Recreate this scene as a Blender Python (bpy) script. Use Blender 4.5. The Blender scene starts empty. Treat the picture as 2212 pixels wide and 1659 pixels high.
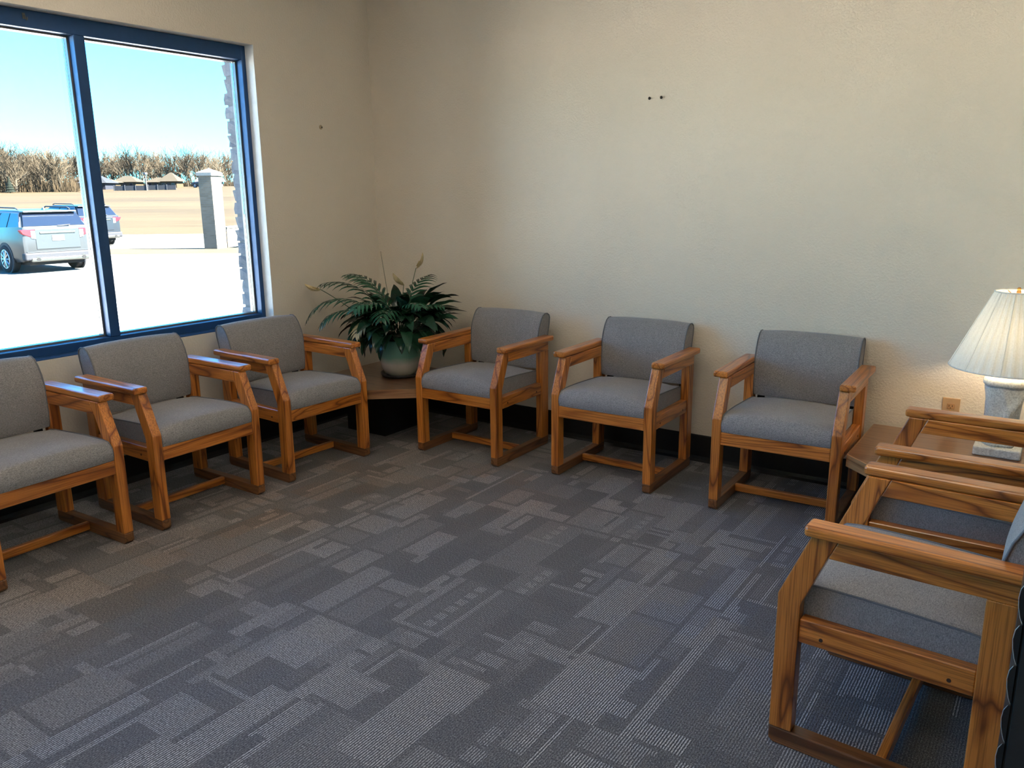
import bpy, bmesh, math, random
import numpy as np
from mathutils import Vector, Matrix
R = math.radians
PI = math.pi
random.seed(7)
SC = bpy.context.scene
COL = SC.collection

# ------------------------------------------------------------------ camera
CAM = Vector((4.031, -4.200, 1.494)); YAW = R(34.64); PIT = R(-13.32); ROL = R(-0.58); FPX = 1746.3
FW = Vector((-math.sin(YAW)*math.cos(PIT), math.cos(YAW)*math.cos(PIT), math.sin(PIT)))
_r = FW.cross(Vector((0, 0, 1))).normalized(); _u = _r.cross(FW)
RT = _r*math.cos(ROL)+_u*math.sin(ROL); UP = -_r*math.sin(ROL)+_u*math.cos(ROL)
cd = bpy.data.cameras.new('camera'); cam = bpy.data.objects.new('camera', cd); COL.objects.link(cam)
cd.sensor_width = 36.0; cd.lens = FPX/2212*36.0; cd.clip_start = 0.05; cd.clip_end = 2000
m = Matrix((RT, UP, -FW)).transposed().to_4x4(); m.translation = CAM
cam.matrix_world = m
SC.camera = cam

# ------------------------------------------------------------------ world, sun, exposure
SUN_AZ = Vector((0.90, 0.436, 0)); SUN_EL = R(42)
SUN_STRENGTH = 66.0; SKY_STRENGTH = 0.86; CEIL_FILL_STRENGTH = 2.2
w = bpy.data.worlds.new('world'); SC.world = w; w.use_nodes = True
nt = w.node_tree; nt.nodes.clear()
sky = nt.nodes.new('ShaderNodeTexSky'); sky.sky_type = 'NISHITA'; sky.sun_disc = False
sky.sun_elevation = SUN_EL; sky.sun_rotation = math.atan2(SUN_AZ.x, SUN_AZ.y)
sky.air_density = 1.0; sky.dust_density = 0.2; sky.ozone_density = 2.0
bg = nt.nodes.new('ShaderNodeBackground'); bg.inputs[1].default_value = SKY_STRENGTH
wo = nt.nodes.new('ShaderNodeOutputWorld')
tint = nt.nodes.new('ShaderNodeMix'); tint.data_type = 'RGBA'; tint.blend_type = 'MULTIPLY'; tint.inputs[0].default_value = 1.0
tint.inputs[7].default_value = (.095, .43, .67, 1)          # clear cyan winter sky
nt.links.new(sky.outputs[0], tint.inputs[6]); nt.links.new(tint.outputs[2], bg.inputs[0]); nt.links.new(bg.outputs[0], wo.inputs[0])
sl = bpy.data.lights.new('sun', 'SUN'); sl.energy = SUN_STRENGTH; sl.angle = R(0.55); sl.color = (1.0, 0.94, 0.84)
so = bpy.data.objects.new('sun', sl); COL.objects.link(so)
sd = Vector((SUN_AZ.x*math.cos(SUN_EL), SUN_AZ.y*math.cos(SUN_EL), math.sin(SUN_EL)))
so.rotation_euler = sd.to_track_quat('Z', 'Y').to_euler(); so.location = (0, 0, 30)
vs = SC.view_settings
vs.view_transform = 'Standard'; vs.look = 'None'; vs.gamma = 1.0; vs.use_curve_mapping = False
vs.exposure = 1.28
SC.display_settings.display_device = 'sRGB'

# ------------------------------------------------------------------ material helpers
class NT:
    def __init__(s, name):
        s.m = bpy.data.materials.new(name); s.m.use_nodes = True
        s.t = s.m.node_tree; s.t.nodes.clear()
        s.out = s.n('ShaderNodeOutputMaterial')
    def n(s, t, **kw):
        x = s.t.nodes.new(t)
        for k, v in kw.items(): setattr(x, k, v)
        return x
    def l(s, a, b): s.t.links.new(a, b)
    def coord(s, which='Object'): return s.n('ShaderNodeTexCoord').outputs[which]
    def mapping(s, v, scale=(1, 1, 1), rot=(0, 0, 0), loc=(0, 0, 0)):
        x = s.n('ShaderNodeMapping'); s.l(v, x.inputs[0])
        x.inputs['Location'].default_value = loc; x.inputs['Rotation'].default_value = rot; x.inputs['Scale'].default_value = scale
        return x.outputs[0]
    def noise(s, v, scale, detail=3, rough=.55, dist=0):
        x = s.n('ShaderNodeTexNoise'); s.l(v, x.inputs['Vector'])
        x.inputs['Scale'].default_value = scale; x.inputs['Detail'].default_value = detail
        x.inputs['Roughness'].default_value = rough; x.inputs['Distortion'].default_value = dist
        return x.outputs[0]
    def ramp(s, v, stops, interp='LINEAR'):
        x = s.n('ShaderNodeValToRGB'); s.l(v, x.inputs[0]); x.color_ramp.interpolation = interp
        e = x.color_ramp.elements
        while len(e) < len(stops): e.new(0.5)
        for k, (p, c) in enumerate(stops):
            e[k].position = p; e[k].color = (c[0], c[1], c[2], 1) if hasattr(c, '__len__') else (c, c, c, 1)
        return x.outputs[0]
    def mix(s, fac, a, b, mode='MIX'):
        x = s.n('ShaderNodeMix', data_type='RGBA', blend_type=mode)
        for sock, v in ((x.inputs[0], fac), (x.inputs[6], a), (x.inputs[7], b)):
            if hasattr(v, 'is_linked'): s.l(v, sock)
            elif hasattr(v, '__len__'): sock.default_value = (v[0], v[1], v[2], 1)
            else: sock.default_value = v
        return x.outputs[2]
    def math(s, op, a, b=0.0, c=0.0):
        x = s.n('ShaderNodeMath', operation=op)
        for sock, v in zip(x.inputs, (a, b, c)):
            if hasattr(v, 'is_linked'): s.l(v, sock)
            else: sock.default_value = v
        return x.outputs[0]
    def bump(s, h, strength=.2, dist=.01):
        x = s.n('ShaderNodeBump'); s.l(h, x.inputs['Height'])
        x.inputs['Strength'].default_value = strength; x.inputs['Distance'].default_value = dist
        return x.outputs[0]
    def bsdf(s, col, rough=.5, spec=.5, metal=0, normal=None, **kw):
        x = s.n('ShaderNodeBsdfPrincipled')
        for key, v in (('Base Color', col), ('Roughness', rough), ('Specular IOR Level', spec), ('Metallic', metal)):
            if hasattr(v, 'is_linked'): s.l(v, x.inputs[key])
            elif hasattr(v, '__len__'): x.inputs[key].default_value = (v[0], v[1], v[2], 1)
            else: x.inputs[key].default_value = v
        for k, v in kw.items():
            sock = x.inputs[k.replace('_', ' ')]
            if hasattr(v, 'is_linked'): s.l(v, sock)
            else: sock.default_value = (v[0], v[1], v[2], 1) if hasattr(v, '__len__') else v
        if normal is not None: s.l(normal, x.inputs['Normal'])
        s.l(x.outputs[0], s.out.inputs[0]); return x

MATS = {}
def plain(name, col, rough=.5, spec=.5, metal=0, var=.12, scale=30, bump=0, **kw):
    t = NT(name); c = t.coord()
    nz = t.noise(c, scale, 4)
    lo = [v*(1-var) for v in col]; hi = [min(1, v*(1+var)) for v in col]
    cc = t.ramp(nz, [(.3, lo), (.7, hi)])
    nrm = t.bump(nz, bump, .004) if bump else None
    t.bsdf(cc, rough, spec, metal, nrm, **kw)
    MATS[name] = t.m; return t.m

def wood(name, axis, light=(.66, .225, .038), mid=(.46, .135, .018), dark=(.17, .038, .005), rough=.30):
    t = NT(name); c = t.coord()
    rnd = t.n('ShaderNodeObjectInfo').outputs['Random']
    comb = t.n('ShaderNodeCombineXYZ')
    for k, f in enumerate((3.7, 5.1, 2.3)): t.l(t.math('MULTIPLY', rnd, f), comb.inputs[k])
    add = t.n('ShaderNodeVectorMath', operation='ADD'); t.l(c, add.inputs[0]); t.l(comb.outputs[0], add.inputs[1])
    sc = [1, 1, 1]; sc[axis] = .10
    v = t.mapping(add.outputs[0], sc)
    big = t.noise(v, 7, 2, .5, .6)
    rings = t.math('FRACT', t.math('MULTIPLY', big, 8.0))
    tri = t.math('ABSOLUTE', t.math('SUBTRACT', t.math('MULTIPLY', rings, 2), 1))
    sc2 = [1, 1, 1]; sc2[axis] = .02
    fine = t.noise(t.mapping(add.outputs[0], sc2), 260, 3, .6)
    soft = t.noise(v, 3, 2)
    col = t.ramp(tri, [(0, dark), (.16, mid), (.5, light), (1, light)])
    col = t.mix(t.ramp(fine, [(.38, .55), (.55, 0)]), col, dark)
    tone = t.ramp(soft, [(.25, .72), (.75, 1.12)])
    col = t.mix(1.0, col, tone, 'MULTIPLY')
    t.bsdf(col, rough, .5, 0, t.bump(fine, .06, .002), Coat_Weight=.5, Coat_Roughness=.15)
    MATS[name] = t.m; return t.m
for ax, nm in enumerate('xyz'): wood('oak_'+nm, ax)
wood('dark_oak_x', 0, (.24, .095, .03), (.17, .062, .019), (.075, .026, .008), .35)
wood('dark_oak_y', 1, (.24, .095, .03), (.17, .062, .019), (.075, .026, .008), .35)
wood('laminate', 0, (.235, .115, .055), (.20, .092, .042), (.12, .050, .022), .32)
wood('laminate_lip', 0, (.42, .21, .085), (.31, .135, .048), (.16, .060, .018), .30)

def fabric(name, c1=(.150, .143, .150), c2=(.37, .345, .34)):
    t = NT(name); c = t.coord()
    n1 = t.noise(t.mapping(c, (1, 1, .45)), 420, 2, .7)
    n2 = t.noise(t.mapping(c, (.4, 1, 1)), 380, 2, .7)
    wv = t.math('MULTIPLY', t.math('ADD', n1, n2), .5)
    big = t.noise(c, 14, 3)
    col = t.ramp(wv, [(.38, c1), (.62, c2)])
    col = t.mix(t.ramp(big, [(.3, .0), (.75, .22)]), col, c1)
    t.bsdf(col, .85, .25, 0, t.bump(wv, .22, .002), Sheen_Weight=.18, Sheen_Roughness=.5)
    MATS[name] = t.m
fabric('fabric'); plain('piping_fabric', (.15, .15, .165), .8, .2, scale=300)

def wall_paint():
    t = NT('wall_paint'); c = t.coord()
    a = t.noise(c, 95, 3, .6); b = t.noise(c, 34, 2)
    h = t.math('ADD', t.ramp(a, [(.42, 0), (.62, 1)]), t.math('MULTIPLY', b, .5))
    col = t.ramp(t.noise(c, 2.2, 3), [(.3, (.745, .655, .545)), (.7, (.775, .685, .575))])
    t.bsdf(col, .62, .3, 0, t.bump(h, .32, .004)); MATS['wall_paint'] = t.m
wall_paint()
plain('ceiling_paint', (.74, .71, .65), .8, .2, var=.03)
plain('cove_base', (.006, .006, .007), .45, .4)
plain('hazed_frame_metal', (.018, .070, .190), .42, .5, .35, var=.06)  # dark frame with the blue of lens haze put into its colour
plain('stop_metal', (.17, .165, .165), .35, .5, .4, var=.05)
plain('gasket', (.01, .012, .02), .6)
plain('sill_white', (.84, .85, .86), .5, .4, var=.04)
plain('black_plastic', (.012, .012, .013), .4, .5)
plain('black_metal', (.010, .010, .011), .5, .4)
plain('acrylic_lip', (.010, .010, .011), .35, .4)
plain('acrylic_edge', (.30, .31, .32), .25, .6)
plain('screw_dark', (.03, .022, .015), .4, .5, .5)
plain('anchor', (.40, .30, .19), .6)
plain('outlet_plate', (.52, .33, .18), .4, .5, var=.04)
plain('outlet_face', (.44, .24, .11), .4, .5, var=.04)
plain('slot_dark', (.05, .02, .01), .6)
plain('brass', (.62, .32, .10), .3, .5, .9)
plain('light_frame', (.8, .8, .78), .4)
def emit(name, col, s):
    t = NT(name); e = t.n('ShaderNodeEmission'); e.inputs[0].default_value = (*col, 1); e.inputs[1].default_value = s
    t.l(e.outputs[0], t.out.inputs[0]); MATS[name] = t.m
emit('fill_diffuser', (1.0, .90, .74), CEIL_FILL_STRENGTH)  # glow of the added ceiling fill panels
emit('bulb', (1.0, .80, .52), 34.0)
def glass():
    t = NT('window_glass'); tr = t.n('ShaderNodeBsdfTransparent'); gl = t.n('ShaderNodeBsdfGlossy')
    tr.inputs[0].default_value = (.95, .97, .965, 1); gl.inputs['Roughness'].default_value = .0
    fr = t.n('ShaderNodeFresnel'); fr.inputs[0].default_value = 1.35
    mx = t.n('ShaderNodeMixShader'); t.l(fr.outputs[0], mx.inputs[0]); t.l(tr.outputs[0], mx.inputs[1]); t.l(gl.outputs[0], mx.inputs[2])
    t.l(mx.outputs[0], t.out.inputs[0]); MATS['window_glass'] = t.m
glass()
def shade_cloth():
    t = NT('shade_cloth'); d = t.n('ShaderNodeBsdfDiffuse'); tl = t.n('ShaderNodeBsdfTranslucent')
    c = t.coord(); col = t.ramp(t.noise(c, 200, 2), [(.3, (.80, .79, .75)), (.7, (.88, .87, .83))])
    t.l(col, d.inputs[0]); t.l(col, tl.inputs[0])
    mx = t.n('ShaderNodeMixShader'); mx.inputs[0].default_value = .30
    t.l(d.outputs[0], mx.inputs[1]); t.l(tl.outputs[0], mx.inputs[2]); t.l(mx.outputs[0], t.out.inputs[0]); MATS['shade_cloth'] = t.m
shade_cloth()
plain('shade_trim', (.70, .69, .66), .8)
def stone():
    t = NT('lamp_stone'); c = t.coord(); a = t.noise(c, 130, 4, .7); b = t.noise(c, 18, 3)
    v = t.n('ShaderNodeTexVoronoi'); t.l(c, v.inputs['Vector']); v.inputs['Scale'].default_value = 95
    col = t.ramp(a, [(.3, (.36, .36, .35)), (.6, (.66, .66, .63))])
    col = t.mix(t.ramp(v.outputs['Distance'], [(.08, .75), (.16, 0)]), col, (.16, .15, .14))
    col = t.mix(t.ramp(b, [(.45, 0), (.8, .4)]), col, (.62, .58, .48))
    t.bsdf(col, .75, .3, 0, t.bump(a, .5, .004)); MATS['lamp_stone'] = t.m
stone()
def pot_glaze():
    t = NT('pot_glaze'); c = t.coord(); sx = t.n('ShaderNodeSeparateXYZ'); t.l(c, sx.inputs[0])
    z = t.math('ADD', sx.outputs[2], t.math('MULTIPLY', t.math('SUBTRACT', t.noise(c, 14, 3), .5), .03))
    col = t.ramp(t.math('MULTIPLY', z, 1/.24), [(.08, (.52, .46, .34)), (.33, (.62, .57, .50)), (.52, (.20, .42, .31)), (.9, (.14, .37, .27))])
    t.bsdf(col, .22, .5); MATS['pot_glaze'] = t.m
pot_glaze()
plain('saucer_plastic', (.045, .042, .04), .35); plain('soil', (.03, .02, .014), .9, bump=.5)
def leaf_mat(name, lo, hi, rough=.24):
    t = NT(name); c = t.coord(); rnd = t.n('ShaderNodeObjectInfo').outputs['Random']
    col = t.ramp(t.math('ADD', t.math('MULTIPLY', t.noise(c, 16, 3), .6), t.math('MULTIPLY', rnd, .4)), [(.25, lo), (.75, hi)])
    t.bsdf(col, rough, .5, 0, t.bump(t.noise(c, 60, 2), .12, .004)); MATS[name] = t.m
leaf_mat('lily_leaf', (.007, .024, .013), (.020, .070, .036))
leaf_mat('palm_leaf', (.012, .060, .030), (.030, .130, .065))
leaf_mat('dry_frond', (.38, .30, .13), (.50, .42, .22), .5)
leaf_mat('dry_leaf', (.06, .045, .025), (.12, .085, .04), .5)
leaf_mat('stem_green', (.03, .07, .025), (.06, .11, .04), .5)
plain('spathe', (.62, .48, .25), .5, var=.25, scale=40); plain('spadix', (.45, .33, .14), .7)

def carpet():
    t = NT('carpet'); c = t.coord(); sx = t.n('ShaderNodeSeparateXYZ'); t.l(c, sx.inputs[0])
    at = t.n('ShaderNodeAttribute', attribute_name='tone'); tone = at.outputs['Fac']
    ah = t.n('ShaderNodeAttribute', attribute_name='tint'); tint = ah.outputs['Color']
    wob = t.math('MULTIPLY', t.math('SUBTRACT', t.noise(c, 90, 2), .5), .0035)
    xx = t.math('ADD', sx.outputs[0], wob)
    sn = t.math('SINE', t.math('MULTIPLY', xx, 2*PI/.0082))
    line = t.math('ADD', t.math('MULTIPLY', sn, .5), .5)
    sp = t.noise(t.mapping(c, (1, .45, 1)), 330, 2, .7)
    brk = t.ramp(sp, [(.36, .15), (.6, 1.0)])
    ln = t.math('MULTIPLY', t.math('POWER', line, 1.6), brk)
    dk = t.ramp(sp, [(.35, .03), (.52, .18), (.70, .55)])
    fac = t.math('ADD', t.math('MULTIPLY', ln, tone), t.math('MULTIPLY', dk, t.math('SUBTRACT', .62, t.math('MULTIPLY', tone, .50))))
    col = t.mix(fac, (.020, .021, .027), (.66, .65, .65))
    col = t.mix(1.0, col, tint, 'MULTIPLY')
    h = t.math('ADD', t.math('MULTIPLY', line, .7), sp)
    t.bsdf(col, .78, .3, 0, t.bump(h, .35, .004), Sheen_Weight=.12); MATS['carpet'] = t.m
carpet()

def brick_mat(name, a, b, mortar=None, scale=None):
    t = NT(name); c = t.coord()
    if mortar:
        br = t.n('ShaderNodeTexBrick'); t.l(t.mapping(c, (1, 1, 1), (R(90), 0, 0)), br.inputs['Vector'])
        br.inputs['Color1'].default_value = (*a, 1); br.inputs['Color2'].default_value = (*b, 1); br.inputs['Mortar'].default_value = (*mortar, 1)
        br.inputs['Scale'].default_value = 1; br.inputs['Brick Width'].default_value = .21; br.inputs['Row Height'].default_value = .078; br.inputs['Mortar Size'].default_value = .012
        col = br.outputs[0]
    else:
        rnd = t.n('ShaderNodeObjectInfo').outputs['Random']
        col = t.ramp(t.math('ADD', t.math('MULTIPLY', t.noise(c, 40, 4), .5), t.math('MULTIPLY', rnd, .5)), [(.25, a), (.75, b)])
    t.bsdf(col, .9, .2, 0, t.bump(t.noise(c, 70, 4), .4, .01)); MATS[name] = t.m
brick_mat('pier_brick', (.085, .083, .088), (.135, .132, .138)); plain('mortar', (.10, .10, .103), .9)
brick_mat('pillar_brick', (.0662, .0531, .0372), (.0929, .0777, .0573), (.0798, .0730, .0619))
plain('cap_stone', (.1584, .1498, .1325), .8)
RZ = R(-34.8)
def ground_mat(name, cols, scale, stretch=(1, 1, 1), rough=.95):
    t = NT(name); c = t.mapping(t.coord(), (1, 1, 1), (0, 0, RZ)); n1 = t.noise(t.mapping(c, stretch), scale, 5, .65); n2 = t.noise(t.mapping(c, stretch), scale*14, 3, .7)
    v = t.math('ADD', t.math('MULTIPLY', n1, .7), t.math('MULTIPLY', n2, .3))
    k = len(cols); col = t.ramp(v, [(.32+.36*i/(k-1), cols[i]) for i in range(k)])
    t.bsdf(col, rough, .15); MATS[name] = t.m
ground_mat('concrete', [(.42, .405, .37), (.52, .505, .465), (.56, .545, .505)], .12)
ground_mat('lot', [(.0550, .0540, .0490), (.0750, .0735, .0675), (.0850, .0830, .0760)], .16, (.2, 1, 1))
ground_mat('road', [(.0556, .0535, .0473), (.0662, .0630, .0556)], .3)
ground_mat('dry_grass', [(.0275, .0189, .0087), (.0408, .0301, .0158), (.0470, .0352, .0189)], .25)
ground_mat('dry_field', [(0.0137, 0.0084, 0.0033), (0.0240, 0.0162, 0.0060), (0.0293, 0.0204, 0.0083), (0.0297, 0.0207, 0.0086)], .09, (.16, 1, 1))
plain('kerb', (.216, .210, .192), .9)
leaf_mat('bark_grey', (.0252, .0210, .0150), (.0480, .0402, .0300), .9)
leaf_mat('twig_brown', (.0330, .0252, .0168), (.0504, .0402, .0276), .9)
plain('brush', (.0228, .0164, .0096), .9, var=.4, scale=2); plain('evergreen', (.0048, .0064, .0048), .9)
plain('car_silver', (.032, .036, .040), .28, .6, .45, var=.02); plain('car_blue', (.0132, .0166, .0219), .3, .6, .4, var=.02)
plain('car_glass', (.0042, .0070, .0140), .12, .35); plain('tyre', (.0140, .0140, .0154), .8); plain('rim', (.3150, .3220, .3360), .3, .5, .8)
plain('taillight', (.1650, .0045, .0090), .2); plain('light_clear', (.2250, .2160, .2160), .2); plain('cladding', (.022, .023, .027), .55)
plain('chrome', (.0825, .0810, .0750), .25, .5, .8); plain('plate_white', (.1080, .1080, .1080), .5)
plain('roof_grey', (.0158, .0176, .0212), .9); plain('roof_tan', (.0270, .0227, .0173), .9); plain('roof_white', (.0551, .0551, .0551), .8)
plain('house_brick', (.0354, .0243, .0143), .9); plain('house_white', (.0628, .0616, .0589), .8); plain('house_blue', (.0131, .0143, .0197), .8)
plain('fence_grey', (.0227, .0244, .0286), .9); plain('machine_yellow', (.0571, .0357, .0084), .6); plain('pole_grey', (.0428, .0416, .0399), .7)

for nm in ('bark_grey', 'twig_brown', 'brush', 'evergreen', 'roof_grey', 'roof_tan', 'roof_white', 'house_brick', 'house_white', 'house_blue', 'fence_grey', 'machine_yellow', 'cladding', 'tyre', 'cap_stone', 'kerb'):
    for nd in MATS[nm].node_tree.nodes:
        if nd.type == 'BSDF_PRINCIPLED': nd.inputs['Specular IOR Level'].default_value = .06
# ------------------------------------------------------------------ object helpers
def link(name, mesh, mat, parent=None, smooth=False):
    o = bpy.data.objects.new(name, mesh); COL.objects.link(o)
    if mat is not None:
        mesh.materials.clear(); mesh.materials.append(MATS[mat] if isinstance(mat, str) else mat)
    if smooth:
        mesh.polygons.foreach_set('use_smooth', [True]*len(mesh.polygons))
    if parent: o.parent = parent
    return o
def ob(name, bm, mat, parent=None, smooth=False):
    bmesh.ops.recalc_face_normals(bm, faces=bm.faces[:])
    me = bpy.data.meshes.new(name); bm.to_mesh(me); bm.free()
    return link(name, me, mat, parent, smooth)
def pyd(name, v, f, mat, parent=None, smooth=False):
    me = bpy.data.meshes.new(name); me.from_pydata(v, [], f); me.update()
    return link(name, me, mat, parent, smooth)
def empty(name, loc=(0, 0, 0), rz=0):
    o = bpy.data.objects.new(name, None); COL.objects.link(o); o.location = loc; o.rotation_euler = (0, 0, rz); o.empty_display_size = .1
    return o
def tag(o, label=None, cat=None, group=None, kind=None):
    for k, v in (('label', label), ('category', cat), ('group', group), ('kind', kind)):
        if v: o[k] = v
    return o
def copy_tree(o, parent=None):
    c = o.copy(); COL.objects.link(c)
    if parent: c.parent = parent
    for ch in list(o.children): copy_tree(ch, c)
    return c
def box(bm, x0, x1, y0, y1, z0, z1, bev=0, seg=2):
    r = bmesh.ops.create_cube(bm, size=1); vs_ = r['verts']
    for v in vs_: v.co = Vector(((x0+x1)/2+v.co.x*(x1-x0), (y0+y1)/2+v.co.y*(y1-y0), (z0+z1)/2+v.co.z*(z1-z0)))
    if bev:
        es = list({e for v in vs_ for e in v.link_edges})
        bmesh.ops.bevel(bm, geom=es, offset=bev, segments=seg, affect='EDGES', profile=.5)
    return bm
def bx(*a, **k): return box(bmesh.new(), *a, **k)
def prism(bm, pts, axis, a, b, bev=0, seg=1):
    """polygon pts in the two other axes, extruded along axis from a to b"""
    def P(p, t):
        q = list(p); q.insert(axis, t); return q
    va = [bm.verts.new(P(p, a)) for p in pts]; vb = [bm.verts.new(P(p, b)) for p in pts]
    n = len(pts)
    fs = [bm.faces.new(va[::-1]), bm.faces.new(vb)]
    for i in range(n): fs.append(bm.faces.new([va[i], va[(i+1) % n], vb[(i+1) % n], vb[i]]))
    if bev:
        bmesh.ops.recalc_face_normals(bm, faces=fs)
        bmesh.ops.bevel(bm, geom=list({e for f in fs for e in f.edges}), offset=bev, segments=seg, affect='EDGES', profile=.5)
    return bm
def lathe(bm, prof, n=32, cx=0, cy=0):
    rows = []
    for r, z in prof:
        rows.append([bm.verts.new((cx+r*math.cos(2*PI*i/n), cy+r*math.sin(2*PI*i/n), z)) for i in range(n)])
    for a, b in zip(rows, rows[1:]):
        for i in range(n): bm.faces.new([a[i], a[(i+1) % n], b[(i+1) % n], b[i]])
    bm.faces.new(rows[0][::-1]); bm.faces.new(rows[-1])
    return bm
def tube(bm, pts, r, n=6, r2=None):
    pts = [Vector(p) for p in pts]; k = len(pts); rows = []
    for i, p in enumerate(pts):
        d = (pts[min(i+1, k-1)]-pts[max(i-1, 0)]).normalized()
        a = d.orthogonal().normalized() if i == 0 else (a - d*a.dot(d)).normalized()
        b = d.cross(a); rr = r if r2 is None else r+(r2-r)*i/(k-1)
        rows.append([bm.verts.new(p+(a*math.cos(2*PI*j/n)+b*math.sin(2*PI*j/n))*rr) for j in range(n)])
    for A, B in zip(rows, rows[1:]):
        for j in range(n): bm.faces.new([A[j], A[(j+1) % n], B[(j+1) % n], B[j]])
    bm.faces.new(rows[0][::-1]); bm.faces.new(rows[-1])
    return bm
def cyl(bm, c, axis, r, h, n=20):
    d = Vector((0, 0, 0)); d[axis] = h/2; c = Vector(c)
    return tube(bm, [c-d, c+d], r, n)
def struct(name, bm, mat, label=None, parent=None):
    o = ob(name, bm, mat, parent)
    if not parent: tag(o, label, None, None, 'structure')
    return o

# ------------------------------------------------------------------ room shell
XR, YF, ZC = 4.5, -6.0, 3.0
# floor : carpet with a printed pattern of blocks, one small face per pattern cell
def build_floor():
    rng = np.random.default_rng(11); cell = .02
    nx = int(round((XR+.0)/cell)); ny = int(round(-YF/cell))
    tone = np.full((nx, ny), .10)
    def split(i0, i1, j0, j1):                               # cut the weave into oblong blocks, long along y
        w_, h_ = i1-i0, j1-j0
        if w_ > 11 or (w_ > 5 and rng.random() < .45 and w_ >= h_*.45):
            c = int(rng.integers(i0+2, i1-1)); split(i0, c, j0, j1); split(c, i1, j0, j1); return
        if h_ > 20 or (h_ > 7 and rng.random() < .45):
            c = int(rng.integers(j0+2, j1-1)); split(i0, i1, j0, c); split(i0, i1, c, j1); return
        v = rng.choice([.03, .12, .24, .42, .60, .78, .90, 1.0], p=[.16, .15, .14, .14, .13, .12, .10, .06])
        gi, gj = int(rng.random() < .55 and w_ > 2), int(rng.random() < .6 and h_ > 2)
        tone[i0:i1-gi, j0:j1-gj] = v
        q = rng.random()
        if q < .12 and w_ > 4 and h_ > 4:                    # a row of small dashes inside a block
            k = int(rng.integers(i0+1, i1-2))
            for jj in range(j0+1, j1-2, 3): tone[k:k+2, jj:jj+2] = .95
        elif q < .30 and h_ > 6:                             # a thin light line along the edge
            tone[i0:i0+1, j0:j1] = .92
        elif q < .38 and w_ > 4:
            tone[i0:i1, j0:j0+1] = .85
    for bi in range(0, nx, 45):
        for bj in range(0, ny, 60): split(bi, min(bi+45, nx), bj, min(bj+60, ny))
    X = (np.arange(nx)+.5)*cell; Y = -(np.arange(ny)+.5)*cell
    v = [(i*cell, -j*cell, 0) for i in range(nx+1) for j in range(ny+1)]
    st = ny+1
    f = [(i*st+j, i*st+j+1, (i+1)*st+j+1, (i+1)*st+j) for i in range(nx) for j in range(ny)]
    o = pyd('floor', v, f, 'carpet')
    a = o.data.attributes.new('tone', 'FLOAT', 'FACE'); a.data.foreach_set('value', tone.ravel().astype(np.float32))
    # tint : soft brown zones and soft blue zones over grey, varied per block
    XX, YY = np.meshgrid(X, Y, indexing='ij')
    blk = rng.random((nx//6+2, ny//9+2)); B = blk[(np.arange(nx)//6)[:, None], (np.arange(ny)//9)[None, :]]
    brown = np.exp(-((XX-.95)/.42)**2)*np.clip(1.15-np.abs(YY+1.7)/1.7, 0, 1)
    brown = np.maximum(brown, np.exp(-((XX-1.5)/.7)**2-((YY+1.0)/.5)**2)*.8)
    blue = np.exp(-((XX-3.3)/.55)**2-((YY+1.25)/1.3)**2)*.55+np.exp(-((XX-1.7)/.6)**2-((YY+3.0)/1.2)**2)*.2
    br = np.clip(brown*(.35+.9*B), 0, 1)[..., None]; bl = np.clip(blue*(.4+.8*(1-B)), 0, 1)[..., None]
    base = np.ones((nx, ny, 3))*np.array([1.03, 1.0, .97])
    c = base*(1-br)+br*np.array([1.22, .93, .74]); c = c*(1-bl)+bl*np.array([.72, .93, 1.38])
    col = np.ones((nx, ny, 4), np.float32); col[..., :3] = c
    a = o.data.attributes.new('tint', 'FLOAT_COLOR', 'FACE'); a.data.foreach_set('color', col.ravel())
    tag(o, 'dark grey and blue patterned carpet with light striped blocks', None, None, 'structure')
    return o
build_floor()
WY0, WY1, WZ0, WZ1 = -.945, -5.77, .728, 2.335            # window opening, its unseen far end lengthened to let in more light
bm = bmesh.new()
box(bm, -.166, 0, WY0, .20, -.57, ZC); box(bm, -.166, 0, YF-.2, WY1, -.57, ZC)
box(bm, -.166, 0, WY1, WY0, -.57, WZ0); box(bm, -.166, 0, WY1, WY0, WZ1, ZC)
struct('wall_left', bm, 'wall_paint', 'beige textured wall with the big window')
struct('wall_back', bx(0, XR+.2, 0, .2, -.1, ZC), 'wall_paint', 'long bare beige textured wall')
struct('wall_right', bx(XR, XR+.2, YF-.2, 0, -.1, ZC), 'wall_paint', 'beige wall behind the chairs facing the window')
struct('wall_front', bx(0, XR, YF-.2, YF, -.1, ZC), 'wall_paint', 'beige wall opposite the bare wall')
struct('ceiling', bx(-.26, XR+.2, YF-.2, .2, ZC, ZC+.15), 'ceiling_paint', 'off-white ceiling')
def cove(name, horiz, x0, x1):
    bm = bmesh.new(); p = [(0, 0), (.022, 0), (.012, .012), (.0075, .03), (.0075, .148), (.003, .153), (0, .153)]
    if horiz: prism(bm, [(-a, b) for a, b in p], 0, x0, x1)
    else: prism(bm, p, 1, x0, x1)
    return struct(name, bm, 'cove_base', 'black rubber cove base along the '+('bare wall' if horiz else 'window wall'))
cove('baseboard_back', True, 0, XR); cove('baseboard_left', False, YF, 0)

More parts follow.
